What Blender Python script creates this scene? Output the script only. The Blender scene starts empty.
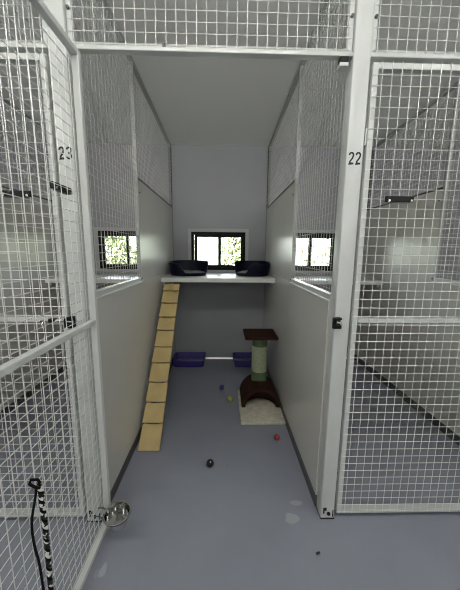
import bpy, bmesh, math, random
from mathutils import Vector, Matrix, Euler

scene = bpy.context.scene
C = scene.collection
PI = math.pi
rnd = random.Random(7)

# ------------------------------------------------------------------ materials
TUBE, LY, TUBE_FILL, LY2, SKY = 34.0, -0.98, 13.0, -3.0, 4.0
MATS = {}


def mat(name, col, rough=0.5, metal=0.0, spec=0.5, noise=0.0, nscale=40.0, bump=0.0, bscale=200.0):
    m = bpy.data.materials.new(name)
    m.use_nodes = True
    nt = m.node_tree
    b = nt.nodes['Principled BSDF']
    b.inputs['Base Color'].default_value = (*col, 1)
    b.inputs['Roughness'].default_value = rough
    b.inputs['Metallic'].default_value = metal
    b.inputs['Specular IOR Level'].default_value = spec
    tc = nt.nodes.new('ShaderNodeTexCoord')
    if noise > 0:
        n = nt.nodes.new('ShaderNodeTexNoise')
        n.inputs['Scale'].default_value = nscale
        n.inputs['Detail'].default_value = 5
        nt.links.new(tc.outputs['Object'], n.inputs['Vector'])
        r = nt.nodes.new('ShaderNodeMapRange')
        r.inputs['From Min'].default_value = 0.3
        r.inputs['From Max'].default_value = 0.7
        r.inputs['To Min'].default_value = 1 - noise
        r.inputs['To Max'].default_value = 1 + noise
        nt.links.new(n.outputs['Fac'], r.inputs['Value'])
        v = nt.nodes.new('ShaderNodeVectorMath')
        v.operation = 'SCALE'
        v.inputs[0].default_value = col
        nt.links.new(r.outputs['Result'], v.inputs['Scale'])
        nt.links.new(v.outputs['Vector'], b.inputs['Base Color'])
    if bump > 0:
        n2 = nt.nodes.new('ShaderNodeTexNoise')
        n2.inputs['Scale'].default_value = bscale
        n2.inputs['Detail'].default_value = 4
        nt.links.new(tc.outputs['Object'], n2.inputs['Vector'])
        bp = nt.nodes.new('ShaderNodeBump')
        bp.inputs['Strength'].default_value = bump
        bp.inputs['Distance'].default_value = 0.004
        nt.links.new(n2.outputs['Fac'], bp.inputs['Height'])
        nt.links.new(bp.outputs['Normal'], b.inputs['Normal'])
    MATS[name] = m
    return m


def glass_mat():
    m = bpy.data.materials.new('window_glass')
    m.use_nodes = True
    nt = m.node_tree
    nt.nodes.clear()
    out = nt.nodes.new('ShaderNodeOutputMaterial')
    mix = nt.nodes.new('ShaderNodeMixShader')
    tr = nt.nodes.new('ShaderNodeBsdfTransparent')
    tr.inputs['Color'].default_value = (0.93, 0.96, 0.94, 1)
    gl = nt.nodes.new('ShaderNodeBsdfGlossy')
    gl.inputs['Roughness'].default_value = 0.03
    fr = nt.nodes.new('ShaderNodeFresnel')
    fr.inputs['IOR'].default_value = 1.45
    nt.links.new(fr.outputs['Fac'], mix.inputs['Fac'])
    nt.links.new(tr.outputs['BSDF'], mix.inputs[1])
    nt.links.new(gl.outputs['BSDF'], mix.inputs[2])
    nt.links.new(mix.outputs['Shader'], out.inputs['Surface'])
    return m


def screen_mat():
    m = bpy.data.materials.new('fly_screen')
    m.use_nodes = True
    nt = m.node_tree
    nt.nodes.clear()
    out = nt.nodes.new('ShaderNodeOutputMaterial')
    mix = nt.nodes.new('ShaderNodeMixShader')
    mix.inputs['Fac'].default_value = 0.35
    tr = nt.nodes.new('ShaderNodeBsdfTransparent')
    df = nt.nodes.new('ShaderNodeBsdfTranslucent')
    df.inputs['Color'].default_value = (0.75, 0.77, 0.76, 1)
    nt.links.new(tr.outputs['BSDF'], mix.inputs[1])
    nt.links.new(df.outputs['BSDF'], mix.inputs[2])
    nt.links.new(mix.outputs['Shader'], out.inputs['Surface'])
    return m


def floor_mat():
    """blue-grey vinyl with fine mottling, dusty scuffs and a few pale spills"""
    m = mat('vinyl_floor', (0.2, 0.215, 0.27), 0.42, 0, 0.4)
    nt = m.node_tree
    b = nt.nodes['Principled BSDF']
    tc = nt.nodes.new('ShaderNodeTexCoord')
    n = nt.nodes.new('ShaderNodeTexNoise')
    n.inputs['Scale'].default_value = 3.0
    n.inputs['Detail'].default_value = 8
    n.inputs['Roughness'].default_value = 0.65
    nt.links.new(tc.outputs['Object'], n.inputs['Vector'])
    ramp = nt.nodes.new('ShaderNodeValToRGB')
    ramp.color_ramp.elements[0].position = 0.3
    ramp.color_ramp.elements[0].color = (FL[0] * 0.93, FL[1] * 0.93, FL[2] * 0.93, 1)
    ramp.color_ramp.elements[1].position = 0.75
    ramp.color_ramp.elements[1].color = (FL[0] * 1.07, FL[1] * 1.07, FL[2] * 1.06, 1)
    nt.links.new(n.outputs['Fac'], ramp.inputs['Fac'])
    last = ramp.outputs['Color']
    wob = nt.nodes.new('ShaderNodeTexNoise')
    wob.inputs['Scale'].default_value = 22
    nt.links.new(tc.outputs['Object'], wob.inputs['Vector'])
    # pale dried spills (x, y, radius x, radius y, strength)
    for (x, y, rx, ry, s) in ((0.915, 0.0, 0.034, 0.032, 0.42), (0.952, 0.088, 0.03, 0.016, 0.4), (0.094, -0.20, 0.012, 0.03, 0.5),
                              (0.075, -0.215, 0.012, 0.02, 0.2), (0.6, 0.34, 0.004, 0.03, -0.25)):
        sub = nt.nodes.new('ShaderNodeVectorMath'); sub.operation = 'SUBTRACT'
        sub.inputs[1].default_value = (x, y, 0)
        nt.links.new(tc.outputs['Object'], sub.inputs[0])
        div = nt.nodes.new('ShaderNodeVectorMath'); div.operation = 'DIVIDE'
        div.inputs[1].default_value = (rx, ry, 1)
        nt.links.new(sub.outputs['Vector'], div.inputs[0])
        ln = nt.nodes.new('ShaderNodeVectorMath'); ln.operation = 'LENGTH'
        nt.links.new(div.outputs['Vector'], ln.inputs[0])
        ad = nt.nodes.new('ShaderNodeMath'); ad.operation = 'MULTIPLY_ADD'
        ad.inputs[1].default_value = 1.3
        ad.inputs[2].default_value = -0.65
        nt.links.new(wob.outputs['Fac'], ad.inputs[0])
        sm = nt.nodes.new('ShaderNodeMath'); sm.operation = 'ADD'
        nt.links.new(ln.outputs['Value'], sm.inputs[0]); nt.links.new(ad.outputs['Value'], sm.inputs[1])
        mr = nt.nodes.new('ShaderNodeMapRange')
        mr.inputs['From Min'].default_value = 1.05
        mr.inputs['From Max'].default_value = 0.75
        mr.inputs['To Max'].default_value = abs(s)
        nt.links.new(sm.outputs['Value'], mr.inputs['Value'])
        mx = nt.nodes.new('ShaderNodeMix'); mx.data_type = 'RGBA'
        nt.links.new(mr.outputs['Result'], mx.inputs['Factor'])
        nt.links.new(last, mx.inputs['A'])
        mx.inputs['B'].default_value = (0.5, 0.5, 0.53, 1) if s > 0 else (0.12, 0.12, 0.12, 1)
        last = mx.outputs['Result']
    nt.links.new(last, b.inputs['Base Color'])
    return m


FL = (0.25, 0.265, 0.318)
M_floor = floor_mat()
M_paint = mat('white_powder_coat', (0.56, 0.58, 0.565), 0.32, noise=0.03, nscale=6)
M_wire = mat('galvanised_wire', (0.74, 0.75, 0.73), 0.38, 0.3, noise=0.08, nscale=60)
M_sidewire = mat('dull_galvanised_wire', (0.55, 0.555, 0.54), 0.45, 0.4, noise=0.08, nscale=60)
M_panel = mat('laminate_panel', (0.55, 0.55, 0.515), 0.25, 0, 0.65, noise=0.02, nscale=3)
M_wall = mat('wall_panel', (0.305, 0.312, 0.332), 0.45, 0, 0.4, noise=0.02, nscale=3)
M_ceil = mat('ceiling_board', (0.90, 0.90, 0.87), 0.7, 0, 0.3)
M_corr = mat('corridor_wall', (0.75, 0.75, 0.73), 0.6)
M_corrceil = mat('corridor_ceiling', (0.34, 0.34, 0.33), 0.8)
M_alu = mat('aluminium_channel', (0.42, 0.43, 0.42), 0.4, 0.6)
M_dkalu = mat('dark_channel', (0.085, 0.087, 0.085), 0.5, 0.1)
M_trim = mat('reflecting_skirting', (0.9, 0.9, 0.9), 0.3, 0.9)
M_shelf = mat('shelf_board', (0.68, 0.68, 0.66), 0.3, 0, 0.5)
M_black = mat('black_plastic', (0.007, 0.007, 0.008), 0.4, 0, 0.3)
M_blackmetal = mat('black_window_frame', (0.005, 0.005, 0.006), 0.5, 0, 0.2)
M_num = mat('number_vinyl', (0.01, 0.01, 0.01), 0.6)
M_bed = mat('navy_plastic', (0.004, 0.005, 0.016), 0.45, 0, 0.12, bump=0.1, bscale=80)
M_bedpad = mat('bed_lining', (0.16, 0.16, 0.17), 0.9, bump=0.4)
M_tray = mat('purple_plastic', (0.045, 0.032, 0.20), 0.38)
M_litter = mat('cat_litter', (0.13, 0.13, 0.14), 0.95, noise=0.4, nscale=250, bump=0.8, bscale=300)
M_wood = mat('pale_timber', (0.51, 0.395, 0.18), 0.55, 0, 0.3, noise=0.10, nscale=9, bump=0.1, bscale=50)
M_wooddk = mat('timber_rail', (0.45, 0.31, 0.12), 0.6, noise=0.1, nscale=9)
M_brown = mat('brown_carpet', (0.036, 0.014, 0.009), 0.95, 0, 0.15, noise=0.3, nscale=120, bump=1.0, bscale=260)
M_cream = mat('cream_carpet', (0.56, 0.53, 0.44), 0.95, 0, 0.2, noise=0.16, nscale=30, bump=0.8, bscale=200)
M_sisal = mat('sisal_wrap', (0.31, 0.345, 0.24), 0.9, 0, 0.2, noise=0.15, nscale=80, bump=0.6)
M_green = mat('green_carpet', (0.10, 0.15, 0.08), 0.95, 0, 0.15, noise=0.2, nscale=120, bump=0.8)
M_steel = mat('stainless_steel', (0.70, 0.70, 0.69), 0.07, 1.0)
M_chrome = mat('zinc_bolt', (0.7, 0.7, 0.7), 0.25, 1.0)
M_rope_w = mat('white_rope_strand', (0.72, 0.72, 0.7), 0.8)
M_rope_b = mat('black_rope_strand', (0.006, 0.006, 0.007), 0.85, 0, 0.15)
M_rope_m = mat('mottled_rope_strand', (0.5, 0.5, 0.5), 0.8)
_nt = M_rope_m.node_tree
_tc = _nt.nodes.new('ShaderNodeTexCoord'); _n = _nt.nodes.new('ShaderNodeTexNoise'); _r = _nt.nodes.new('ShaderNodeValToRGB')
_n.inputs['Scale'].default_value = 75
_n.inputs['Detail'].default_value = 0
_r.color_ramp.interpolation = 'CONSTANT'
_r.color_ramp.elements[0].color = (0.01, 0.01, 0.011, 1)
_r.color_ramp.elements[1].position = 0.53
_r.color_ramp.elements[1].color = (0.8, 0.8, 0.78, 1)
_nt.links.new(_tc.outputs['Object'], _n.inputs['Vector']); _nt.links.new(_n.outputs['Fac'], _r.inputs['Fac'])
_nt.links.new(_r.outputs['Color'], _nt.nodes['Principled BSDF'].inputs['Base Color'])
M_leaf = mat('leaf', (0.105, 0.125, 0.06), 0.55, 0, 0.4, noise=0.35, nscale=3)
M_stem = mat('bark', (0.16, 0.12, 0.08), 0.9, noise=0.2)
M_grass = mat('dry_grass', (0.22, 0.23, 0.17), 0.95, noise=0.25, nscale=6)
M_concrete = mat('concrete', (0.5, 0.5, 0.48), 0.9, noise=0.1)
M_rail = mat('weathered_rail', (0.55, 0.54, 0.5), 0.8, noise=0.15)
M_casing = mat('window_casing', (0.45, 0.46, 0.47), 0.4)
M_glass = glass_mat()
M_screen = screen_mat()
M_lampbody = mat('lamp_body', (0.8, 0.8, 0.8), 0.4)


# ------------------------------------------------------------------ mesh helpers
class MB:
    def __init__(s, origin=(0, 0, 0)):
        s.bm = bmesh.new()
        s.o = Vector(origin)

    def box(s, x0, x1, y0, y1, z0, z1, bev=0.0, seg=2):
        vs = [s.bm.verts.new(Vector((x, y, z)) - s.o) for x in (x0, x1) for y in (y0, y1) for z in (z0, z1)]
        fs = [s.bm.faces.new([vs[i] for i in f]) for f in ((0, 1, 3, 2), (4, 6, 7, 5), (0, 4, 5, 1), (2, 3, 7, 6), (0, 2, 6, 4), (1, 5, 7, 3))]
        if bev > 0:
            es = list({e for f in fs for e in f.edges})
            bmesh.ops.bevel(s.bm, geom=es, offset=bev, segments=seg, affect='EDGES', profile=0.5)
        return s

    def bar(s, p, q, w, h, up=(0, 0, 1), bev=0.0):
        """box of section w x h from p to q"""
        p, q = Vector(p), Vector(q)
        d = (q - p).normalized()
        side = d.cross(Vector(up)).normalized()
        u = side.cross(d)
        vs = []
        for c in (p, q):
            for a in (-1, 1):
                for b in (-1, 1):
                    vs.append(s.bm.verts.new(c + side * (a * w / 2) + u * (b * h / 2) - s.o))
        fs = [s.bm.faces.new([vs[i] for i in f]) for f in ((0, 1, 3, 2), (4, 6, 7, 5), (0, 4, 5, 1), (2, 3, 7, 6), (0, 2, 6, 4), (1, 5, 7, 3))]
        if bev > 0:
            es = list({e for f in fs for e in f.edges})
            bmesh.ops.bevel(s.bm, geom=es, offset=bev, segments=2, affect='EDGES', profile=0.5)
        return s

    def rod(s, p, q, r, n=6, cap=True):
        p, q = Vector(p), Vector(q)
        d = (q - p).normalized()
        a = Vector((0, 0, 1)) if abs(d.z) < 0.9 else Vector((1, 0, 0))
        u = d.cross(a).normalized()
        v = d.cross(u)
        rings = []
        for c in (p, q):
            rings.append([s.bm.verts.new(c + u * (r * math.cos(2 * PI * k / n)) + v * (r * math.sin(2 * PI * k / n)) - s.o) for k in range(n)])
        for k in range(n):
            s.bm.faces.new((rings[0][k], rings[0][(k + 1) % n], rings[1][(k + 1) % n], rings[1][k]))
        if cap:
            s.bm.faces.new(rings[0][::-1]); s.bm.faces.new(rings[1])
        return s

    def tube(s, pts, r, n=8, closed=False):
        pts = [Vector(p) for p in pts]
        rings = []
        prev = None
        m = len(pts)
        for i, p in enumerate(pts):
            if closed:
                d = (pts[(i + 1) % m] - pts[i - 1]).normalized()
            else:
                d = (pts[min(i + 1, m - 1)] - pts[max(i - 1, 0)]).normalized()
            if prev is None:
                a = Vector((0, 0, 1)) if abs(d.z) < 0.9 else Vector((1, 0, 0))
                u = d.cross(a).normalized()
            else:
                u = (prev - d * prev.dot(d)).normalized()
            prev = u
            v = d.cross(u)
            rr = r[i] if isinstance(r, (list, tuple)) else r
            rings.append([s.bm.verts.new(p + u * (rr * math.cos(2 * PI * k / n)) + v * (rr * math.sin(2 * PI * k / n)) - s.o) for k in range(n)])
        for i in range(m if closed else m - 1):
            A, B = rings[i], rings[(i + 1) % m]
            for k in range(n):
                s.bm.faces.new((A[k], A[(k + 1) % n], B[(k + 1) % n], B[k]))
        if not closed:
            s.bm.faces.new(rings[0][::-1]); s.bm.faces.new(rings[-1])
        return s

    def lathe(s, prof, c=(0, 0, 0), n=32):
        """prof: list of (r, z); r == 0 makes a pole"""
        c = Vector(c)
        rings = []
        for r, z in prof:
            if r <= 1e-6:
                rings.append([s.bm.verts.new(c + Vector((0, 0, z)) - s.o)])
            else:
                rings.append([s.bm.verts.new(c + Vector((r * math.cos(2 * PI * k / n), r * math.sin(2 * PI * k / n), z)) - s.o) for k in range(n)])
        for A, B in zip(rings, rings[1:]):
            for k in range(n):
                a0, a1 = A[k % len(A)], A[(k + 1) % len(A)]
                b0, b1 = B[k % len(B)], B[(k + 1) % len(B)]
                q = []
                for v in (a0, a1, b1, b0):
                    if v not in q:
                        q.append(v)
                if len(q) >= 3:
                    s.bm.faces.new(q)
        return s

    def prism(s, poly, y0, y1):
        """closed polygon in x,z extruded along y"""
        A = [s.bm.verts.new(Vector((x, y0, z)) - s.o) for x, z in poly]
        B = [s.bm.verts.new(Vector((x, y1, z)) - s.o) for x, z in poly]
        n = len(poly)
        s.bm.faces.new(A); s.bm.faces.new(B[::-1])
        for i in range(n):
            s.bm.faces.new((A[i], B[i], B[(i + 1) % n], A[(i + 1) % n]))
        return s

    def build(s, name, m, parent=None, smooth=False, loc=None):
        bmesh.ops.recalc_face_normals(s.bm, faces=s.bm.faces[:])
        me = bpy.data.meshes.new(name)
        s.bm.to_mesh(me)
        s.bm.free()
        me.materials.append(m)
        if smooth:
            for p in me.polygons:
                p.use_smooth = True
            try:
                me.set_sharp_from_angle(angle=math.radians(40))
            except Exception:
                pass
        o = bpy.data.objects.new(name, me)
        C.objects.link(o)
        if parent is not None:
            o.parent = parent
        else:
            o.location = s.o if loc is None else loc
        return o


def tag(o, label=None, cat=None, group=None, kind=None):
    if label:
        o['label'] = label
    if cat:
        o['category'] = cat
    if group:
        o['group'] = group
    if kind:
        o['kind'] = kind
    return o


def thing(name, label, cat, loc=(0, 0, 0), rot=(0, 0, 0), group=None, kind=None):
    o = bpy.data.objects.new(name, None)
    o.empty_display_size = 0.05
    C.objects.link(o)
    o.location = loc
    o.rotation_euler = rot
    return tag(o, label, cat, group, kind)


def copy_tree(o, parent=None):
    c = o.copy()
    C.objects.link(c)
    if parent is not None:
        c.parent = parent
    for ch in list(o.children):
        copy_tree(ch, c)
    return c


# ------------------------------------------------------------------ dimensions
W, PW = 1.05, 0.065
P = W + PW
L = 2.01           # back wall face
ZT = 0.0


def zc(y):
    return 2.48 - 0.045 * max(0.0, y)


XL, XR, YF = -2.35, 3.45, -3.6

# ------------------------------------------------------------------ room shell
f = MB().box(XL, XR, YF, L + 0.06, -0.08, 0).build('floor', M_floor)
tag(f, 'blue-grey vinyl floor', None, kind='structure')

cb = MB()
y0, y1 = YF, L + 0.06
vs = [cb.bm.verts.new(v) for v in ((XL, 0, zc(0)), (XR, 0, zc(0)), (XR, y1, zc(y1)), (XL, y1, zc(y1)))]
vt = [cb.bm.verts.new(v.co + Vector((0, 0, 0.08))) for v in vs]
for q in ((0, 1, 2, 3),):
    cb.bm.faces.new([vs[i] for i in q]); cb.bm.faces.new([vt[i] for i in q][::-1])
for a, b in ((0, 1), (1, 2), (2, 3), (3, 0)):
    cb.bm.faces.new((vs[a], vs[b], vt[b], vt[a]))
tag(cb.build('ceiling', M_ceil), 'plain pale ceiling over the pens', kind='structure')

tag(MB().box(XL, XR, YF, 0, zc(0), zc(0) + 0.08).build('ceiling_corridor', M_corrceil), 'grey corridor ceiling in front of the pens', kind='structure')

WX0, WX1, WZ0, WZ1 = 0.207, 0.816, 1.062, 1.488
PWIN = 1.035
wins = [(WX0 + k * PWIN, WX1 + k * PWIN) for k in (-1, 0, 1)]
wb = MB()
ztop = zc(L)
wb.box(XL, XR, L, L + 0.06, 0, WZ0)
wb.box(XL, XR, L, L + 0.06, WZ1, ztop + 0.002)
edges = [XL] + [v for w in wins for v in w] + [XR]
for i in range(0, len(edges), 2):
    wb.box(edges[i], edges[i + 1], L, L + 0.06, WZ0, WZ1)
tag(wb.build('wall_back', M_wall), 'pale grey back wall behind the pens', kind='structure')
tag(MB().box(XL - 0.06, XL, YF, L + 0.06, 0, 2.5).build('wall_left', M_corr), kind='structure')
tag(MB().box(XR, XR + 0.06, YF, L + 0.06, 0, 2.5).build('wall_right', M_corr), kind='structure')
tag(MB().box(XL, XR, YF - 0.06, YF, 0, 2.5).build('wall_front', M_corr), kind='structure')

# skirting strips between the partitions, metal and tilted to reflect the corridor lamps
for k in (-1, 0, 1):
    m_ = MB((k * P, L - 0.02, 0))
    xa, xb = k * P + 0.002, k * P + W - 0.002
    ys = ((L - 0.013, 0.0), (L - 0.008, 0.015), (L - 0.0005, 0.015), (L - 0.0005, 0.0))
    A = [m_.bm.verts.new(Vector((xa, y, z)) - m_.o) for y, z in ys]
    B = [m_.bm.verts.new(Vector((xb, y, z)) - m_.o) for y, z in ys]
    m_.bm.faces.new(A); m_.bm.faces.new(B[::-1])
    for i in range(4):
        m_.bm.faces.new((A[i], B[i], B[(i + 1) % 4], A[(i + 1) % 4]))
    tag(m_.build('trim_%d' % (k + 2), M_trim), 'metal skirting strip along the foot of the back wall, tilted to reflect the lamps', kind='structure')

# windows
for k in (-1, 0, 1):
    ox = k * PWIN
    root = thing('window_%d' % (k + 2), 'black framed sliding window in the back wall', None, (ox + (WX0 + WX1) / 2, L, WZ0), kind='structure')
    O = (ox + (WX0 + WX1) / 2, L, WZ0)
    x0, x1 = ox + WX0, ox + WX1
    c = MB(O)
    t = 0.034
    for (a, b, z0_, z1_) in ((x0 - t, x0, WZ0 - 0.026, WZ1 + t), (x1, x1 + t, WZ0 - 0.026, WZ1 + t), (x0, x1, WZ1, WZ1 + t), (x0, x1, WZ0 - 0.026, WZ0)):
        c.box(a, b, L - 0.014, L + 0.002, z0_, z1_, 0.002)
    c.build('casing', M_casing, root)
    fr = MB(O)
    ft = 0.03
    for (a, b, z0_, z1_) in ((x0 + .001, x0 + ft, WZ0 + .001, WZ1 - .001), (x1 - ft, x1 - .001, WZ0 + .001, WZ1 - .001), (x0 + ft, x1 - ft, WZ1 - ft, WZ1 - .001), (x0 + ft, x1 - ft, WZ0 + .001, WZ0 + ft)):
        fr.box(a, b, L + 0.0, L + 0.058, z0_, z1_, 0.002)
    fr.build('frame', M_blackmetal, root)
    xm = x0 + 0.55 * (x1 - x0)

    def sash(nm, a, b, ya, yb, scr):
        s_ = MB(O)
        st = 0.03
        za, zb = WZ0 + 0.028, WZ1 - 0.028
        for (p_, q_, z0_, z1_) in ((a, a + st, za, zb), (b - st, b, za, zb), (a + st, b - st, zb - st, zb), (a + st, b - st, za, za + st)):
            s_.box(p_, q_, ya, yb, z0_, z1_, 0.002)
        so = s_.build(nm, M_blackmetal, root)
        g = MB(O).box(a + st - .004, b - st + .004, (ya + yb) / 2 - .002, (ya + yb) / 2 + .002, za + st - .004, zb - st + .004).build('pane', M_glass, so)
        if scr:
            sc_ = MB(O).box(a + st - .004, b - st + .004, yb + .001, yb + .002, za + st - .004, zb - st + .004).build('fly_screen', M_screen, so)
    sash('sash', x0 + 0.036, xm, L + 0.006, L + 0.026, k == 0)
    sash('sash', xm - 0.034, x1 - 0.02, L + 0.030, L + 0.050, False)


# ------------------------------------------------------------------ posts
def stroke(mb, pts, w, y0, y1):
    """flat ribbon of width w along pts (x, z), from y0 (front) to y1"""
    pts = [Vector((p[0], p[1])) for p in pts]
    L_, R_s = [], []
    for i, p in enumerate(pts):
        d = (pts[min(i + 1, len(pts) - 1)] - pts[max(i - 1, 0)]).normalized()
        if 0 < i < len(pts) - 1:
            d1, d2 = (p - pts[i - 1]).normalized(), (pts[i + 1] - p).normalized()
            k = 1 / max(0.55, math.cos(d1.angle(d2) / 2))
        else:
            k = 1
        nn = Vector((-d.y, d.x)) * (w / 2 * k)
        L_.append(p + nn); R_s.append(p - nn)
    poly = L_ + R_s[::-1]
    V0 = [mb.bm.verts.new((q.x, y0, q.y)) for q in poly]
    V1 = [mb.bm.verts.new((q.x, y1, q.y)) for q in poly]
    m = len(poly)
    for i in range(len(pts) - 1):
        mb.bm.faces.new((V0[i], V0[i + 1], V0[m - 2 - i], V0[m - 1 - i]))
    for i in range(m):
        mb.bm.faces.new((V0[i], V0[(i + 1) % m], V1[(i + 1) % m], V1[i]))


def arc(cx, cz, rx, rz, a0, a1, n=14):
    return [(cx + rx * math.cos(math.radians(a0 + (a1 - a0) * k / n)), cz + rz * math.sin(math.radians(a0 + (a1 - a0) * k / n))) for k in range(n + 1)]


def number(txt, parent, loc, h, w):
    """condensed black numerals facing -Y"""
    dw, t = w * 0.45, 0.0062
    for i, ch in enumerate(txt):
        m = MB()
        hw, hh = dw / 2 - t / 2, h / 2 - t / 2
        if ch == '2':
            r = hw
            stroke(m, arc(0, hh - r * 1.15, r, r * 1.15, 180, -25) + [(hw * .55, 0.0), (-hw * .55, -hh * .62), (-hw * .98, -hh), (hw + t * .3, -hh)], t, -0.0009, 0.0)
        else:
            r = hw
            rz = hh / 2
            stroke(m, arc(0, hh - rz, r * .92, rz, 165, -80) + [(-r * .2, 0.0)], t, -0.0009, 0.0)
            stroke(m, [(-r * .2, 0.0)] + arc(0, -hh + rz, r, rz, 80, -165), t, -0.0010, 0.0)
        o = m.build('digit', M_num, parent)
        o.location = (loc[0] + (-1 if i == 0 else 1) * (w / 2 - dw / 2), loc[1], loc[2])


def make_post(x0, label, txt=None):
    r = thing('post', label, 'post', (x0, 0, 0), group='white posts between the pen doors')
    MB().box(0, PW, 0, PW, 0.004, zc(0) - 0.004, 0.004, 3).build('shaft', M_paint, r, True)
    b = MB()
    b.box(-0.001, PW + 0.001, -0.002, PW + 0.001, 0.0, 0.006)
    b.build('foot_shadow', M_black, r)  # black slab standing in for the shadow under the post
    # notched levelling slots and bolt at the foot of the post
    MB().rod((0.036, -0.0015, 0.032), (0.036, -0.0065, 0.032), 0.0085, 12).build('foot_bolt', M_black, r)
    for (a, b_, z0_, z1_) in ((0.010, 0.017, 0.03, 0.062), (0.017, 0.026, 0.046, 0.062), (0.055, 0.06, 0.012, 0.05)):
        MB().box(a, b_, -0.0012, 0.001, z0_, z1_).build('foot_slot', M_black, r)
    if txt:
        number(txt, r, (PW / 2, -0.0002, 1.640), 0.046, 0.049)
    # latch keeper on the left edge
    k = MB()
    k.box(-0.014, 0.020, -0.012, -0.0095, 0.958, 1.004)
    k.box(-0.014, -0.008, -0.026, -0.012, 0.958, 1.004)
    k.box(-0.008, 0.020, -0.026, -0.012, 0.997, 1.004)
    k.box(-0.008, 0.020, -0.026, -0.012, 0.958, 0.973)
    k.box(0.001, 0.020, -0.0095, -0.0002, 0.958, 1.004)
    ko = k.build('latch_keeper', M_black, r)
    MB().rod((-0.002, -0.02, 0.985), (0.020, -0.02, 0.983), 0.0055, 8).build('keeper_pin', M_chrome, ko)
    return r


make_post(-PW, 'white square post bearing the black number 23', '23')
make_post(W, 'white square post bearing the black number 22', '22')


# ------------------------------------------------------------------ wire mesh helper
def wire_grid(mb, axis, a0, a1, z0, z1, plane, sp, r, ov=0.0, ofs=0.0, ztopfn=None, rr=None):
    """verticals + horizontals in plane axis ('x': spans x at y=plane, 'y': spans y at x=plane)"""
    n = int((a1 - a0) / sp)
    st = a0 + ((a1 - a0) - n * sp) / 2 + ofs
    vert = [st + i * sp for i in range(n + 1) if a0 <= st + i * sp <= a1]
    m = int((z1 - z0) / sp)
    for a in vert:
        zt = ztopfn(a) if ztopfn else z1
        p, q = ((a, plane, z0 - ov), (a, plane, zt + ov)) if axis == 'x' else ((plane, a, z0 - ov), (plane, a, zt + ov))
        mb.rod(p, q, r, 5)
    pl = plane - 2 * r if rr is None else plane + rr
    for j in range(m + 1):
        z = z0 + ((z1 - z0) - m * sp) / 2 + j * sp
        p, q = ((a0 - ov, pl, z), (a1 + ov, pl, z)) if axis == 'x' else ((pl, a0 - ov, z), (pl, a1 + ov, z))
        mb.rod(p, q, r, 5)


SP, RW = 0.037, 0.00135
# ------------------------------------------------------------------ header rails and transom mesh frames
for k, lab in ((0, 'white header rail above the open doorway, between the numbered posts'), (1, 'white header rail above the right-hand pen door'), (-1, 'white header rail above the left-hand pen door, seen through open door mesh')):
    x0 = k * P
    h = MB((x0, 0, 1.996)).box(x0 + .0005, x0 + W - .0005, 0.003, 0.033, 1.996, 2.011, 0.003, 3).build('header_rail', M_paint, None, True)
    tag(h, lab, 'rail', 'header rails above the pen doors')
    if k == 0:
        dp = MB((x0, 0, 1.996)).box(W - 0.046, W - 0.016, 0.004, 0.034, 1.976, 1.9955).build('door_stop', M_black, h)
        MB((x0, 0, 1.996)).box(W - 0.048, W - 0.016, 0.002, 0.036, 1.962, 1.9755, 0.002).build('stop_plate', M_paint, dp)


for k, lab in ((0, 'wire mesh transom panel above the open doorway'), (1, 'wire mesh transom panel above the closed right-hand door'), (-1, 'wire mesh transom panel above the closed left-hand door')):
    x0 = k * P
    r = thing('mesh_transom', lab, 'mesh panel', (x0, 0.01, 2.015), group='mesh transom panels above the header rails')
    O = (x0, 0.01, 2.015)
    fr = MB(O)
    z0, z1 = 2.0125, zc(0) - 0.006
    s = 0.018
    sb = 0.011
    fr.box(x0 + .003, x0 + .003 + s, .012, .012 + s, z0, z1, 0.002)
    fr.box(x0 + W - .003 - s, x0 + W - .003, .012, .012 + s, z0, z1, 0.002)
    fr.box(x0 + .003 + s, x0 + W - .003 - s, .012, .012 + s, z0, z0 + sb, 0.003)
    fr.box(x0 + .003 + s, x0 + W - .003 - s, .012, .012 + s, z1 - s, z1, 0.002)
    fr.build('frame', M_paint, r)
    g = MB(O)
    wire_grid(g, 'x', x0 + .012, x0 + W - .012, z0 + .005, z1 - .008, 0.010, SP, RW, 0.003)
    g.build('wire_mesh', M_wire, r)
    for (xx, zz) in ((x0 + 0.012, 2.13), (x0 + W - 0.012, 2.13), (x0 + 0.35, 2.018)):
        MB(O).rod((xx, 0.0135, zz), (xx, 0.0045, zz), 0.006, 8).build('screw', M_dkalu, r)


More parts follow.
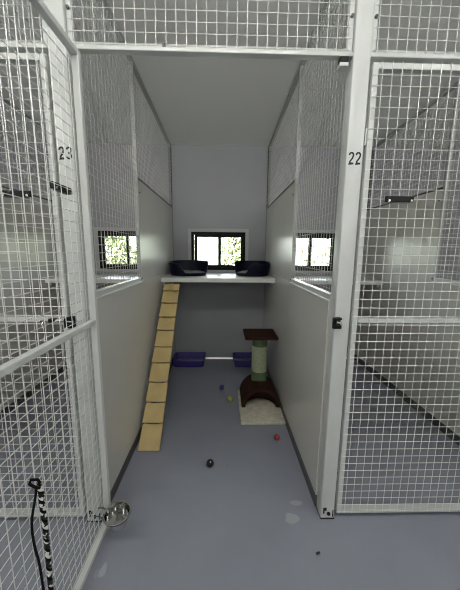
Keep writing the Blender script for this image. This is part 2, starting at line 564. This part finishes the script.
# ------------------------------------------------------------------ pen doors
def make_door(label, loc, rotz, hinge_left=True, handle_x=0.142, latch=True):
    w = W - 0.024
    r = thing('pen_door', label, 'door', loc, (0, 0, rotz), 'white framed mesh pen doors')
    z0, z1, s, d = 0.028, 1.977, 0.022, 0.026
    for (a, b) in ((0, s), (w - s, w)):
        MB().box(a, b, 0, d, z0, z1, 0.003).build('stile', M_paint, r)
    for (a, b) in ((z0, z0 + s), (0.977, 0.997), (z1 - s, z1)):
        MB().box(s, w - s, 0.0005, d - .0005, a, b, 0.003).build('rail', M_paint, r)
    g = MB()
    xx = 0.036
    while xx < w - 0.004:
        g.rod((xx, -RW, z0 + 0.004), (xx, -RW, z1 + 0.002), RW, 5)
        xx += SP
    zz = z1 - 0.045
    while zz > z0:
        g.rod((-0.001, -3 * RW, zz), (w + 0.001, -3 * RW, zz), RW, 5)
        zz -= SP
    g.build('wire_mesh', M_wire, r)
    # pull handle bolted through the mesh
    hx = handle_x
    h = MB().box(hx - 0.055, hx + 0.055, -0.024, -0.010, 1.474, 1.497, 0.003)
    ho = h.build('handle', M_black, r)
    for sx in (-0.044, 0.044):
        MB().rod((hx + sx, -0.0045, 1.479), (hx + sx, -0.028, 1.479), 0.0048, 10).build('handle_bolt', M_chrome, ho)
    MB().box(hx - 0.04, hx + 0.04, -0.0235, -0.012, 1.4705, 1.474).build('handle_strip', M_dkalu, ho)
    # hinges
    hz = 0.0 if hinge_left else w
    for z in (0.28, 1.0, 1.72):
        MB().rod((hz + (-0.005 if hinge_left else 0.005), 0.006, z - .03), (hz + (-0.005 if hinge_left else 0.005), 0.006, z + .03), 0.0044, 10).build('hinge', M_alu, r, True)
    if latch:
        e = w if hinge_left else 0.0
        sg = 1 if hinge_left else -1
        l = MB()
        l.box(min(e - sg * .075, e - sg * .012), max(e - sg * .075, e - sg * .012), -0.0085, -0.0048, 0.972, 1.0, 0.001)
        lo = l.build('latch_plate', M_chrome, r)
        MB().rod((e - sg * .105, -0.013, 0.985), (e - sg * .004, -0.013, 0.985), 0.0045, 8).build('latch_bolt', M_chrome, lo, True)
        MB().tube([(e - sg * .09, -0.013, 0.985), (e - sg * .09, -0.026, 0.975), (e - sg * .085, -0.028, 0.958)], 0.004, 8).build('latch_knob', M_chrome, lo, True)
        b_ = MB()
        b_.box(min(e - sg * .07, e - sg * .045), max(e - sg * .07, e - sg * .045), -0.02, -0.0085, 0.978, 0.994, 0.002)
        b_.build('latch_guide', M_black, lo)
    return r


make_door('white mesh pen door swung open toward the viewer, its wire panel filling the left side', (0.029, -0.008, 0), -PI / 2, True, 0.118, True)
make_door('closed white mesh pen door right of the post numbered 22', (P + 0.012, 0.0, 0), 0, True, 0.138, True)
make_door('closed white mesh pen door left of the post numbered 23, behind the open door', (-P + 0.012, 0.0, 0), 0, True, W - 0.024 - 0.142, True)

# ------------------------------------------------------------------ partitions between pens
def make_partition(xc, label, face, YS=0.768):
    r = thing('pen_partition', label, 'partition', (xc, 0, 0), group='partitions between the pens')
    t = 0.014
    Y0, YB = PW + 0.002, L - 0.004
    MB().box(-t, t, Y0, YB, 0.065, 1.058, 0.001).build('lower_panel', M_panel, r)
    MB().box(-t, t, YS + .016, YB - .011, 1.068, 1.738, 0.001).build('upper_panel', M_panel, r)
    MB().box(-t - .0005, t + .0005, Y0, YB, 0.0, 0.064).build('floor_channel', M_dkalu, r)
    # joint strip, sill of the mesh window, stud, top rail
    MB().box(-t - .002, t + .002, YS, YB, 1.058, 1.068, 0.001).build('joint_strip', M_panel, r)
    MB().box(-t - .001, t + .001, YS + .018, YB - .011, 1.738, 1.751, 0.0).build('dark_joint', M_dkalu, r)  # dark strip along the seam below the rear mesh
    sl = MB().box(-t - .006, t + .006, Y0, YS + 0.012, 1.0585, 1.066, 0.002)
    sl.box(-t + .003, t - .003, Y0, YS, 1.066, 1.083)
    sl.box(-t - .001, t + .001, Y0, YS, 1.083, 1.093, 0.002)
    sl.build('sill_rail', M_paint, r)
    for sg in (face,):
        xa, xb = sorted((sg * (t - .026), sg * (t + .001)))
        MB().box(xa, xb, YS, YS + 0.018, 1.068, zc(YS) - 0.022, 0.002).build('stud', M_alu, r)
    MB().bar((0, Y0, zc(Y0) - 0.012), (0, YB - .02, zc(YB) - 0.012), 2 * t, 0.016).build('top_rail', M_alu, r)
    MB().box(-t - .002, t + .002, YB - 0.010, YB, 1.068, zc(L) - 0.004, 0.001).build('corner_channel', M_dkalu, r)
    for sg in (face,):
        g = MB()
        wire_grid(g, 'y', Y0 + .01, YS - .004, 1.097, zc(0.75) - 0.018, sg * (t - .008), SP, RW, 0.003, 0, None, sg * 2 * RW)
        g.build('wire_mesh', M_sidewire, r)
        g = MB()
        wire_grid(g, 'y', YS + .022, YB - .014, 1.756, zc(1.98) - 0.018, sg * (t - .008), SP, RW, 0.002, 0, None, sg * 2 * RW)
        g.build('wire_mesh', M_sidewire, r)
    for (yy, zz) in ((YS + 0.04, 1.66), (YB - 0.006, 1.775), (YB - 0.006, 2.33), (YS + 0.011, 1.085)):
        s = MB().rod((-t - .0045, yy, zz), (t + .0045, yy, zz), 0.0055, 8)
        s.build('screw', M_black, r)
    return r


make_partition(-0.008, 'pale half-panelled partition forming the left side of the open pen', 1)
make_partition(W + 0.008, 'pale half-panelled partition forming the right side of the open pen', -1)
make_partition(W + 0.008 + P, 'pale partition on the far side of the closed right-hand pen', -1, 0.90)
make_partition(-0.008 - P, 'pale partition on the far side of the closed left-hand pen', 1)

# ------------------------------------------------------------------ shelves
SY, SZ, ST = 1.356, 1.034, 0.040
for k, lab in ((0, 'white shelf under the window of the open pen, holding two dark beds'), (1, 'white shelf under the window of the right-hand pen'), (-1, 'white shelf under the window of the left-hand pen')):
    x0 = k * P
    SY, SZ = ((1.48, 1.005), (1.356, 1.034), (1.55, 1.0))[k + 1]
    r = thing('wall_shelf', lab, 'shelf', (x0 + W / 2, L, SZ - ST), group='white shelves under the windows')
    O = (x0 + W / 2, L, SZ - ST)
    MB(O).box(x0 + .006, x0 + W - .006, SY, L - .001, SZ - ST, SZ, 0.003).build('board', M_shelf, r)
    MB(O).box(x0 + .02, x0 + W - .02, L - 0.04, L - .0015, SZ - ST - 0.035, SZ - ST - .0003).build('batten', M_panel, r)
    for xa in (x0 + .006, x0 + W - .03):
        MB(O).box(xa, xa + .024, SY + 0.06, L - .042, SZ - ST - 0.03, SZ - ST - .0003).build('batten', M_panel, r)

SY, SZ = 1.356, 1.034
# ------------------------------------------------------------------ ramp
A, B = Vector((0.100, 0.462, 0.0)), Vector((0.110, 1.330, 0.985))
ts = [0.0, 0.1281, 0.2304, 0.3358, 0.4455, 0.5424, 0.6498, 0.7412, 0.8449, 0.94, 1.0]
rp = thing('cat_ramp', 'long pale timber ramp of overlapping steps leaning on the shelf edge', 'ramp', tuple(A))
dirv = (B - A).normalized()
sidev = Vector((1, 0, 0)); sidev = (sidev - dirv * sidev.dot(dirv)).normalized()
nrm = sidev.cross(dirv).normalized()
if nrm.z < 0:
    nrm = -nrm
LEN = (B - A).length
for i in range(10):
    a, b = ts[i] * LEN + (0.004 if i == 0 else 0.0), min(ts[i + 1] * LEN - 0.0065, LEN - 0.004)
    m = MB(A)
    hw = 0.0675
    th = 0.011
    vs = []
    for (t_, lo, hi) in ((a, -0.004, -0.002 + th + .004), (b, -0.012, -0.012 + th - .001)):
        for sgn in (-1, 1):
            for h in (lo, hi):
                vs.append(m.bm.verts.new(dirv * t_ + sidev * (sgn * hw) + nrm * h))
    for fc in ((0, 1, 3, 2), (4, 6, 7, 5), (0, 4, 5, 1), (2, 3, 7, 6), (0, 2, 6, 4), (1, 5, 7, 3)):
        m.bm.faces.new([vs[j] for j in fc])
    m.build('step_board', M_wood, rp)
for sgn in (-1, 1):
    MB(A).bar(A + sidev * (sgn * 0.05) + nrm * (-0.0275) + dirv * 0.045, A + sidev * (sgn * 0.05) + nrm * (-0.0275) + dirv * (LEN - 0.03), 0.022, 0.030, up=nrm).build('stringer', M_wooddk, rp)


# ------------------------------------------------------------------ cat beds
def make_bed(label, x, y, rx, ry, ht, dipdir, dipw, lowh):
    r = thing('cat_bed', label, 'pet bed', (x, y, SZ), group='dark beds on the shelf')
    n = 56
    def hh(th):
        d = abs((th - dipdir + PI) % (2 * PI) - PI)
        t = min(1.0, max(0.0, (d - dipw) / 0.35))
        t = t * t * (3 - 2 * t)
        back = 0.012 * math.cos(th - PI / 2)
        return lowh + (ht + back - lowh) * t
    m = MB()
    def ring(fr, fz, off=0.0):
        vs = []
        for k in range(n):
            th = 2 * PI * k / n
            h = hh(th)
            z = fz(h)
            flare = fr + 0.10 * min(1, z / ht)
            ex = 2.6
            ct, st = math.cos(th), math.sin(th)
            q = (abs(ct) ** ex + abs(st) ** ex) ** (-1 / ex)
            vs.append(m.bm.verts.new(((rx * flare - off) * q * ct, (ry * flare - off) * q * st, z)))
        return vs
    rings = [ring(0.80, lambda h: 0.0), ring(0.88, lambda h: 0.008), ring(0.90, lambda h: h * 0.5), ring(0.90, lambda h: h - 0.006),
             ring(0.885, lambda h: h), ring(0.855, lambda h: h), ring(0.85, lambda h: h - 0.008), ring(0.84, lambda h: max(0.02, h * 0.5)), ring(0.74, lambda h: 0.012)]
    for Aq, Bq in zip(rings, rings[1:]):
        for k in range(n):
            m.bm.faces.new((Aq[k], Aq[(k + 1) % n], Bq[(k + 1) % n], Bq[k]))
    m.bm.faces.new(rings[0][::-1]); m.bm.faces.new(rings[-1])
    m.build('basket', M_bed, r, True)
    c = MB()
    pr = []
    for (fr, z) in ((0.80, 0.0125), (0.84, 0.022), (0.80, 0.034), (0.6, 0.044), (0.3, 0.040)):
        vs = []
        for k in range(n):
            th = 2 * PI * k / n
            ct, st = math.cos(th), math.sin(th)
            q = (abs(ct) ** 2.6 + abs(st) ** 2.6) ** (-1 / 2.6)
            vs.append(c.bm.verts.new(((rx * fr - .004) * q * ct, (ry * fr - .004) * q * st, z)))
        pr.append(vs)
    for Aq, Bq in zip(pr, pr[1:]):
        for k in range(n):
            c.bm.faces.new((Aq[k], Aq[(k + 1) % n], Bq[(k + 1) % n], Bq[k]))
    c.bm.faces.new(pr[0][::-1]); c.bm.faces.new(pr[-1])
    c.build('lining', M_bedpad, r, True)
    return r


make_bed('dark navy plastic cat bed at the left end of the window shelf', 0.222, 1.655, 0.197, 0.175, 0.134, math.radians(-56), 0.66, 0.032)
make_bed('dark navy plastic cat bed at the right end of the window shelf', 0.862, 1.665, 0.182, 0.170, 0.134, math.radians(214), 0.52, 0.032)


# ------------------------------------------------------------------ litter trays
def make_tray(label, x0, x1, yA, yB):
    xc, yc = (x0 + x1) / 2, (yA + yB) / 2
    r = thing('litter_tray', label, 'litter tray', (xc, yc, 0), group='purple litter trays')
    hx, hy, h = (x1 - x0) / 2, (yB - yA) / 2, 0.092
    m = MB()
    def rr(ix, iy, z, rad=0.03, n=5):
        vs = []
        for (sx, sy, a0) in ((1, 1, 0), (-1, 1, PI / 2), (-1, -1, PI), (1, -1, 1.5 * PI)):
            for k in range(n):
                a = a0 + PI / 2 * k / (n - 1)
                vs.append(m.bm.verts.new((sx * (ix - rad) + rad * math.cos(a), sy * (iy - rad) + rad * math.sin(a), z)))
        return vs
    rs = [rr(hx - .022, hy - .022, 0.0), rr(hx - .018, hy - .018, .006), rr(hx - .008, hy - .008, h - .012), rr(hx, hy, h - .012), rr(hx, hy, h - .004), rr(hx - .003, hy - .003, h),
          rr(hx - .012, hy - .012, h), rr(hx - .014, hy - .014, h - .006), rr(hx - .024, hy - .024, .008)]
    n = len(rs[0])
    for Aq, Bq in zip(rs, rs[1:]):
        for k in range(n):
            m.bm.faces.new((Aq[k], Aq[(k + 1) % n], Bq[(k + 1) % n], Bq[k]))
    m.bm.faces.new(rs[0][::-1]); m.bm.faces.new(rs[-1])
    m.build('tub', M_tray, r, True)
    l = MB()
    N = 14
    gx, gy = hx - .026, hy - .026
    grid = [[l.bm.verts.new((-gx + 2 * gx * i / N, -gy + 2 * gy * j / N, 0.026 + rnd.uniform(-.004, .006))) for j in range(N + 1)] for i in range(N + 1)]
    for i in range(N):
        for j in range(N):
            l.bm.faces.new((grid[i][j], grid[i + 1][j], grid[i + 1][j + 1], grid[i][j + 1]))
    lo = l.build('litter', M_litter, r, True)
    lo['kind'] = 'stuff'
    return r


make_tray('purple plastic litter tray on the floor behind the timber ramp', 0.006, 0.374, 1.735, 1.985)
make_tray('purple plastic litter tray on the floor behind the scratching post', 0.684, 1.043, 1.735, 1.985)

# ------------------------------------------------------------------ scratching post
sx, sy = 0.886, 1.10
cp = thing('scratching_post', 'cat scratching post with dark brown tunnel and platform on a cream base', 'cat furniture', (sx, 0.96, 0))
O = (sx, 0.96, 0)
MB(O).box(0.708, 1.044, 0.728, 1.22, 0.0, 0.022, 0.006, 3).build('base', M_cream, cp, True)
# tunnel: half-pipe with thickness, open to the front
poly = []
ro, ri, xc, zb = 0.156, 0.126, 0.882, 0.0225
n = 20
tall = 1.06
for k in range(n + 1):
    a = PI * k / n
    poly.append((xc + ro * math.cos(a), zb + ro * tall * math.sin(a)))
for k in range(n + 1):
    a = PI - PI * k / n
    poly.append((xc + ri * math.cos(a), zb + ri * tall * math.sin(a)))
MB(O).prism(poly, 0.925, 1.205).build('tunnel', M_brown, cp, True)
dm = MB(O)
prev = None
for q in range(9):
    sc_ = math.cos(PI / 2 * q / 8)
    yy = 0.93 + 0.135 * math.sin(PI / 2 * q / 8)
    row = [dm.bm.verts.new(Vector((xc + (ri - .001) * max(sc_, .02) * math.cos(PI * k / n), yy, zb + .0005 + (ri - .001) * tall * max(sc_, .02) * math.sin(PI * k / n))) - dm.o) for k in range(n + 1)]
    if prev:
        for k in range(n):
            dm.bm.faces.new((prev[k], prev[k + 1], row[k + 1], row[k]))
    prev = row
dm.build('tunnel_lining', M_brown, cp, True)
# post: green carpet ends, pale sisal middle
px, py = 0.886, 1.115
zt = zb + ro * tall
MB(O).lathe([(0, zt - .02), (0.066, zt - .02), (0.066, zt + .07), (0.061, zt + .075)], (px, py, 0), 28).build('post_sleeve', M_green, cp, True)
prof = [(0.060, zt + .07)]
z = zt + .07
while z < 0.482:
    prof += [(0.067, z + .003), (0.064, z + .006)]
    z += .0065
MB(O).lathe(prof, (px, py, 0), 28).build('sisal_post', M_sisal, cp, True)
MB(O).lathe([(0.058, 0.480), (0.062, 0.482), (0.062, 0.560), (0, 0.560)], (px, py, 0), 28).build('post_sleeve', M_green, cp, True)
MB(O).box(0.752, 1.024, 1.005, 1.275, 0.5605, 0.587, 0.008, 3).build('platform', M_brown, cp, True)


# ------------------------------------------------------------------ toy balls
def ball(label, x, y, r, m, dimple=True):
    b = MB((x, y, r))
    bmesh.ops.create_uvsphere(b.bm, u_segments=20, v_segments=12, radius=r)
    # moulded seam ridge around the ball
    for v in b.bm.verts:
        if abs(v.co.z) < r * 0.05:
            v.co *= 1.03
    o = b.build('toy_ball', m, None, True)
    tag(o, label, 'toy ball', 'small toy balls on the floor')
    return o


ball('small purple toy ball on the floor near the litter trays', 0.564, 1.27, 0.020, mat('purple_rubber', (0.05, 0.04, 0.23), 0.4))
ball('small yellow-green toy ball beside the cream base', 0.634, 1.06, 0.022, mat('yellow_rubber', (0.42, 0.45, 0.05), 0.5))
ball('small red toy ball on the floor in front of the cream base', 0.946, 0.567, 0.0195, mat('red_rubber', (0.32, 0.035, 0.045), 0.4))
bb = thing('toy_ball', 'black toy ball with a pale spot in the middle of the floor', 'toy ball', (0.499, 0.334, 0.0225), group='small toy balls on the floor')
b = MB()
bmesh.ops.create_uvsphere(b.bm, u_segments=20, v_segments=12, radius=0.0225)
b.build('ball', M_black, bb, True)
MB().rod((0.003, -0.0115, 0.0165), (0.0033, -0.0131, 0.0190), 0.0045, 10).build('spot', mat('pale_spot', (0.4, 0.4, 0.42), 0.5), bb)
cr = MB((0.985, -0.155, 0.006))
bmesh.ops.create_icosphere(cr.bm, subdivisions=2, radius=0.007)
for v in cr.bm.verts:
    v.co = Vector((v.co.x * 1.3 + v.co.y * .5, v.co.y * .9, v.co.z * .6)) * (1 + rnd.uniform(-.15, .15))
for v in cr.bm.verts:
    v.co.z -= 0.0015
tag(cr.build('crumb', M_black, None, True), 'tiny dark crumb on the floor in front of post 22', 'crumb')

# ------------------------------------------------------------------ steel bowl clamped to the open door
bx, by, bz, br = 0.116, -0.090, 0.090, 0.055
bw = thing('steel_bowl', 'shiny stainless steel bowl hooked on the foot of the open door', 'bowl', (bx, by, bz))
MB((bx, by, bz)).lathe([(0, 0.003), (br * .60, 0.0025), (br * .66, 0.0), (br * .74, 0.004), (br * .92, 0.045), (br * .93, 0.053), (br * 1.06, 0.0555), (br * 1.08, 0.0575), (br * 1.06, 0.0595), (br * .94, 0.058),
                        (br * .88, 0.048), (br * .70, 0.009), (br * .3, 0.0065), (0, 0.006)], (bx, by, bz), 40).build('basin', M_steel, bw, True)
rg = MB((bx, by, bz))
R = br * .985
rg.tube([(bx + R * math.cos(2 * PI * k / 40), by + R * math.sin(2 * PI * k / 40), bz + 0.0505) for k in range(40)], 0.003, 8, True)
for s in (-0.02, 0.02):
    rg.tube([(bx - R, by + s, bz + .0505), (0.062, by + s, bz + .0505), (0.0475, by + s, bz + 0.06), (0.0235, by + s, bz + 0.06), (0.0215, by + s, bz + 0.045)], 0.0028, 8)
rg.build('hanger', M_dkalu, bw, True)

# ------------------------------------------------------------------ leash hanging on the open door
lx, ly = 0.038, -0.424
ls = thing('rope_lead', 'lead of thin black cord and black-and-white braided rope hanging on the open door', 'lead', (lx, ly, 0.608))
O = (lx, ly, 0.608)
kn = MB(O)
kn.tube([(lx - .002, ly + .002, 0.596), (lx + .004, ly + .007, 0.606), (lx, ly + .006, 0.617), (0.022, ly + .001, 0.621), (0.0205, ly - .003, 0.612), (0.029, ly - .004, 0.606), (lx + .004, ly - .005, 0.600), (lx + .006, ly + .002, 0.594)], 0.0042, 8)
kn.build('knot', M_rope_b, ls, True)


def smooth(pts, n=10):
    pts = [Vector(p) for p in pts]
    out = []
    for i in range(len(pts) - 1):
        p0, p1, p2, p3 = pts[max(i - 1, 0)], pts[i], pts[i + 1], pts[min(i + 2, len(pts) - 1)]
        for k in range(n):
            t = k / n
            out.append(0.5 * ((2 * p1) + (p2 - p0) * t + (2 * p0 - 5 * p1 + 4 * p2 - p3) * t * t + (3 * p1 - p0 - 3 * p2 + p3) * t ** 3))
    out.append(pts[-1])
    return out


MB(O).tube(smooth([(lx, ly, .602), (lx, ly - .012, .57), (lx, ly - .030, .53), (lx, ly - .036, .495), (lx, ly - .034, .44), (lx, ly - .024, .36), (lx, ly - .020, .264), (lx, ly - .012, .20), (lx, ly, .165), (lx, ly + .010, .155)]), 0.0034, 8).build('cord', M_rope_b, ls, True)
path = smooth([(lx, ly + .004, .600), (lx + .001, ly + .012, .57), (lx, ly + .012, .53), (lx, ly + .015, .47), (lx, ly + .014, .40), (lx, ly + .012, .32), (lx, ly + .009, .23), (lx, ly + .010, .18), (lx, ly + .010, .155)], 16)
tl = 0.0
acc = [0.0]
for a_, b_ in zip(path, path[1:]):
    tl += (b_ - a_).length
    acc.append(tl)
for ph, m_ in ((0, M_rope_b), (2 * PI / 3, M_rope_m), (4 * PI / 3, M_rope_m)):
    st = []
    for p_, s_ in zip(path, acc):
        a_ = ph + s_ / 0.034 * 2 * PI
        st.append(p_ + Vector((math.cos(a_), math.sin(a_), 0)) * 0.0036)
    MB(O).tube(st, 0.0043, 8).build('rope_strand', m_, ls, True)

# ------------------------------------------------------------------ corridor ceiling lamps (unseen; near row assumed, far row added as fill)
def area(name, loc, sx_, sy_, power, rot=(0, 0, 0), col=(1, 1, 1)):
    l = bpy.data.lights.new(name, 'AREA')
    l.shape = 'RECTANGLE'
    l.size, l.size_y = sx_, sy_
    l.energy = power
    l.color = col
    o = bpy.data.objects.new(name, l)
    C.objects.link(o)
    o.location = loc
    o.rotation_euler = rot
    return o


M_tube = bpy.data.materials.new('lamp_tube')
M_tube.use_nodes = True
_b = M_tube.node_tree.nodes['Principled BSDF']
_b.inputs['Base Color'].default_value = (0.9, 0.9, 0.9, 1)
_b.inputs['Emission Color'].default_value = (1.0, 0.985, 0.93, 1)
_b.inputs['Emission Strength'].default_value = TUBE
M_tube_fill = M_tube.copy()
M_tube_fill.node_tree.nodes['Principled BSDF'].inputs['Emission Strength'].default_value = TUBE_FILL
for (ly_, lz_, mm, lab) in ((LY, 2.48, M_tube, 'white tube batten lamp in the ceiling row nearer the pens'), (LY2, 2.48, M_tube_fill, 'added tube batten lamp hung behind the camera to brighten the pens')):
    for i, x in enumerate((-1.35, 0.55, 2.45)):
        t = thing('batten_lamp', lab, 'lamp', (x, ly_, lz_), group='batten lamps ' + ('near the pens' if ly_ == LY else 'added as fill'))
        dz = 0.0 if ly_ == LY else -0.45  # added far row hangs lower to light the pen ceiling and deep floor
        MB().box(-0.65, 0.65, -0.035, 0.035, -0.03 + dz, -0.0005, 0.004).build('body', M_lampbody, t)
        MB().rod((-0.62, 0, -0.075 + dz), (0.62, 0, -0.075 + dz), 0.04, 14).build('tube', mm, t, True)
        for sx_ in (-0.635, 0.635):
            MB().box(sx_ - .015, sx_ + .015, -0.04, 0.04, -0.115 + dz, -0.03 + dz, 0.003).build('end_cap', M_lampbody, t)

# ------------------------------------------------------------------ outdoors
tag(MB().box(-14, 16, L + 0.061, 22, -0.3, -0.12).build('ground', M_grass), 'dry grass outside the windows', kind='structure')


def leaf_mesh(seed, n, rx, ry, rz):
    r2 = random.Random(seed)
    m = MB()
    for _ in range(n):
        while True:
            p = Vector((r2.uniform(-1, 1), r2.uniform(-1, 1), r2.uniform(-1, 1)))
            if 0.35 < p.length < 1 * (0.85 + 0.15 * math.sin(5 * p.x + seed) * math.cos(4 * p.z + 2 * p.y)):
                break
        c = Vector((p.x * rx, p.y * ry, rz + p.z * rz))
        e = Euler((r2.uniform(-1.2, 1.2), r2.uniform(-1.2, 1.2), r2.uniform(0, 6.28))).to_matrix()
        s = r2.uniform(0.05, 0.095)
        pts = [(-s, 0, 0), (-.2 * s, .42 * s, .1 * s), (s, 0, 0), (-.2 * s, -.42 * s, .1 * s)]
        vs = [m.bm.verts.new(c + e @ Vector(q)) for q in pts]
        m.bm.faces.new((vs[0], vs[3], vs[2])); m.bm.faces.new((vs[0], vs[2], vs[1]))
    return m


def shrub(label, x, y, seed, n, rx, ry, rz):
    r = thing('shrub', label, 'shrub', (x, y, -0.12), group='leafy shrubs outside the windows')
    leaf_mesh(seed, n, rx, ry, rz).build('foliage', M_leaf, r)
    st = MB()
    r2 = random.Random(seed + 50)
    for _ in range(9):
        a = r2.uniform(0, 6.28)
        q = Vector((rx * .7 * math.cos(a), ry * .7 * math.sin(a), rz * r2.uniform(1.1, 1.8)))
        st.tube([(0, 0, 0), tuple(q * .4 + Vector((0, 0, .25))), tuple(q)], [.03, .02, .008], 6)
    st.build('stems', M_stem, r, True)
    return r


shrub('tall leafy shrub right of centre in the middle window', 1.25, 5.6, 1, 5200, 0.85, 0.6, 1.15)
shrub('thin shrub behind the left sash of the middle window', 0.15, 6.6, 2, 1500, 0.75, 0.5, 1.05)
shrub('shrub seen in the left-hand pen window', -2.6, 6.2, 3, 3600, 1.0, 0.6, 1.2)
shrub('sparse shrub seen in the right-hand pen window', 3.3, 6.4, 4, 600, 1.0, 0.6, 1.05)
fn = thing('paddock_fence', 'low pale rail fence outside the windows', 'fence', (0, 4.6, -0.12))
for x in (-4, -2.4, -0.8, 0.8, 2.4, 4.0):
    MB((0, 4.6, -0.12)).box(x - .04, x + .04, 4.56, 4.64, -0.12, 1.0).build('post', M_rail, fn)
for z in (0.45, 0.85):
    MB((0, 4.6, -0.12)).box(-4.4, 4.4, 4.53, 4.56, z, z + 0.09).build('rail', M_rail, fn)

# ------------------------------------------------------------------ sky
w = bpy.data.worlds.new('World')
scene.world = w
w.use_nodes = True
nt = w.node_tree
bg = nt.nodes['Background']
sk = nt.nodes.new('ShaderNodeTexSky')
sk.sky_type = 'NISHITA'
sk.sun_elevation = math.radians(48)
sk.sun_rotation = math.radians(200)
sk.sun_intensity = 0.25
sk.air_density = 1.0
sk.dust_density = 3.0
sk.sun_disc = True
hs = nt.nodes.new('ShaderNodeHueSaturation')
hs.inputs['Saturation'].default_value = 0.22
nt.links.new(sk.outputs['Color'], hs.inputs['Color'])
nt.links.new(hs.outputs['Color'], bg.inputs['Color'])
bg.inputs['Strength'].default_value = SKY

for k in (-1, 0, 1):
    pl = area('window_portal', (k * PWIN + (WX0 + WX1) / 2, L + 0.09, (WZ0 + WZ1) / 2), WX1 - WX0, WZ1 - WZ0, 1, (-PI / 2, 0, 0))
    pl.data.cycles.is_portal = True

# ------------------------------------------------------------------ camera
cam = bpy.data.cameras.new('camera')
co = bpy.data.objects.new('camera', cam)
C.objects.link(co)
F_ = Vector((0.02333562, 0.98721013, -0.15770735))
R_ = Vector((0.99970949, -0.0220912, 0.00963928))
U_ = R_.cross(F_)
mt = Matrix((R_, U_, -F_)).transposed().to_4x4()
mt.translation = Vector((0.574, -1.1309, 1.2766))
co.matrix_world = mt
cam.sensor_fit = 'VERTICAL'
cam.sensor_height = 24
cam.lens = 274.2 / 590 * 24
cam.clip_start = 0.02
scene.camera = co

scene.view_settings.view_transform = 'Standard'
scene.view_settings.look = 'None'
scene.view_settings.gamma = 1
scene.view_settings.use_curve_mapping = False
scene.view_settings.exposure = -0.04
try:
    scene.cycles.use_adaptive_sampling = False
    scene.cycles.filter_width = 1.1
    scene.cycles.denoising_input_passes = 'RGB_ALBEDO_NORMAL'
    scene.cycles.denoising_prefilter = 'NONE'
    scene.cycles.max_bounces = 10
    scene.cycles.diffuse_bounces = 6
    scene.cycles.transparent_max_bounces = 24
    scene.cycles.sample_clamp_indirect = 6
except Exception:
    pass
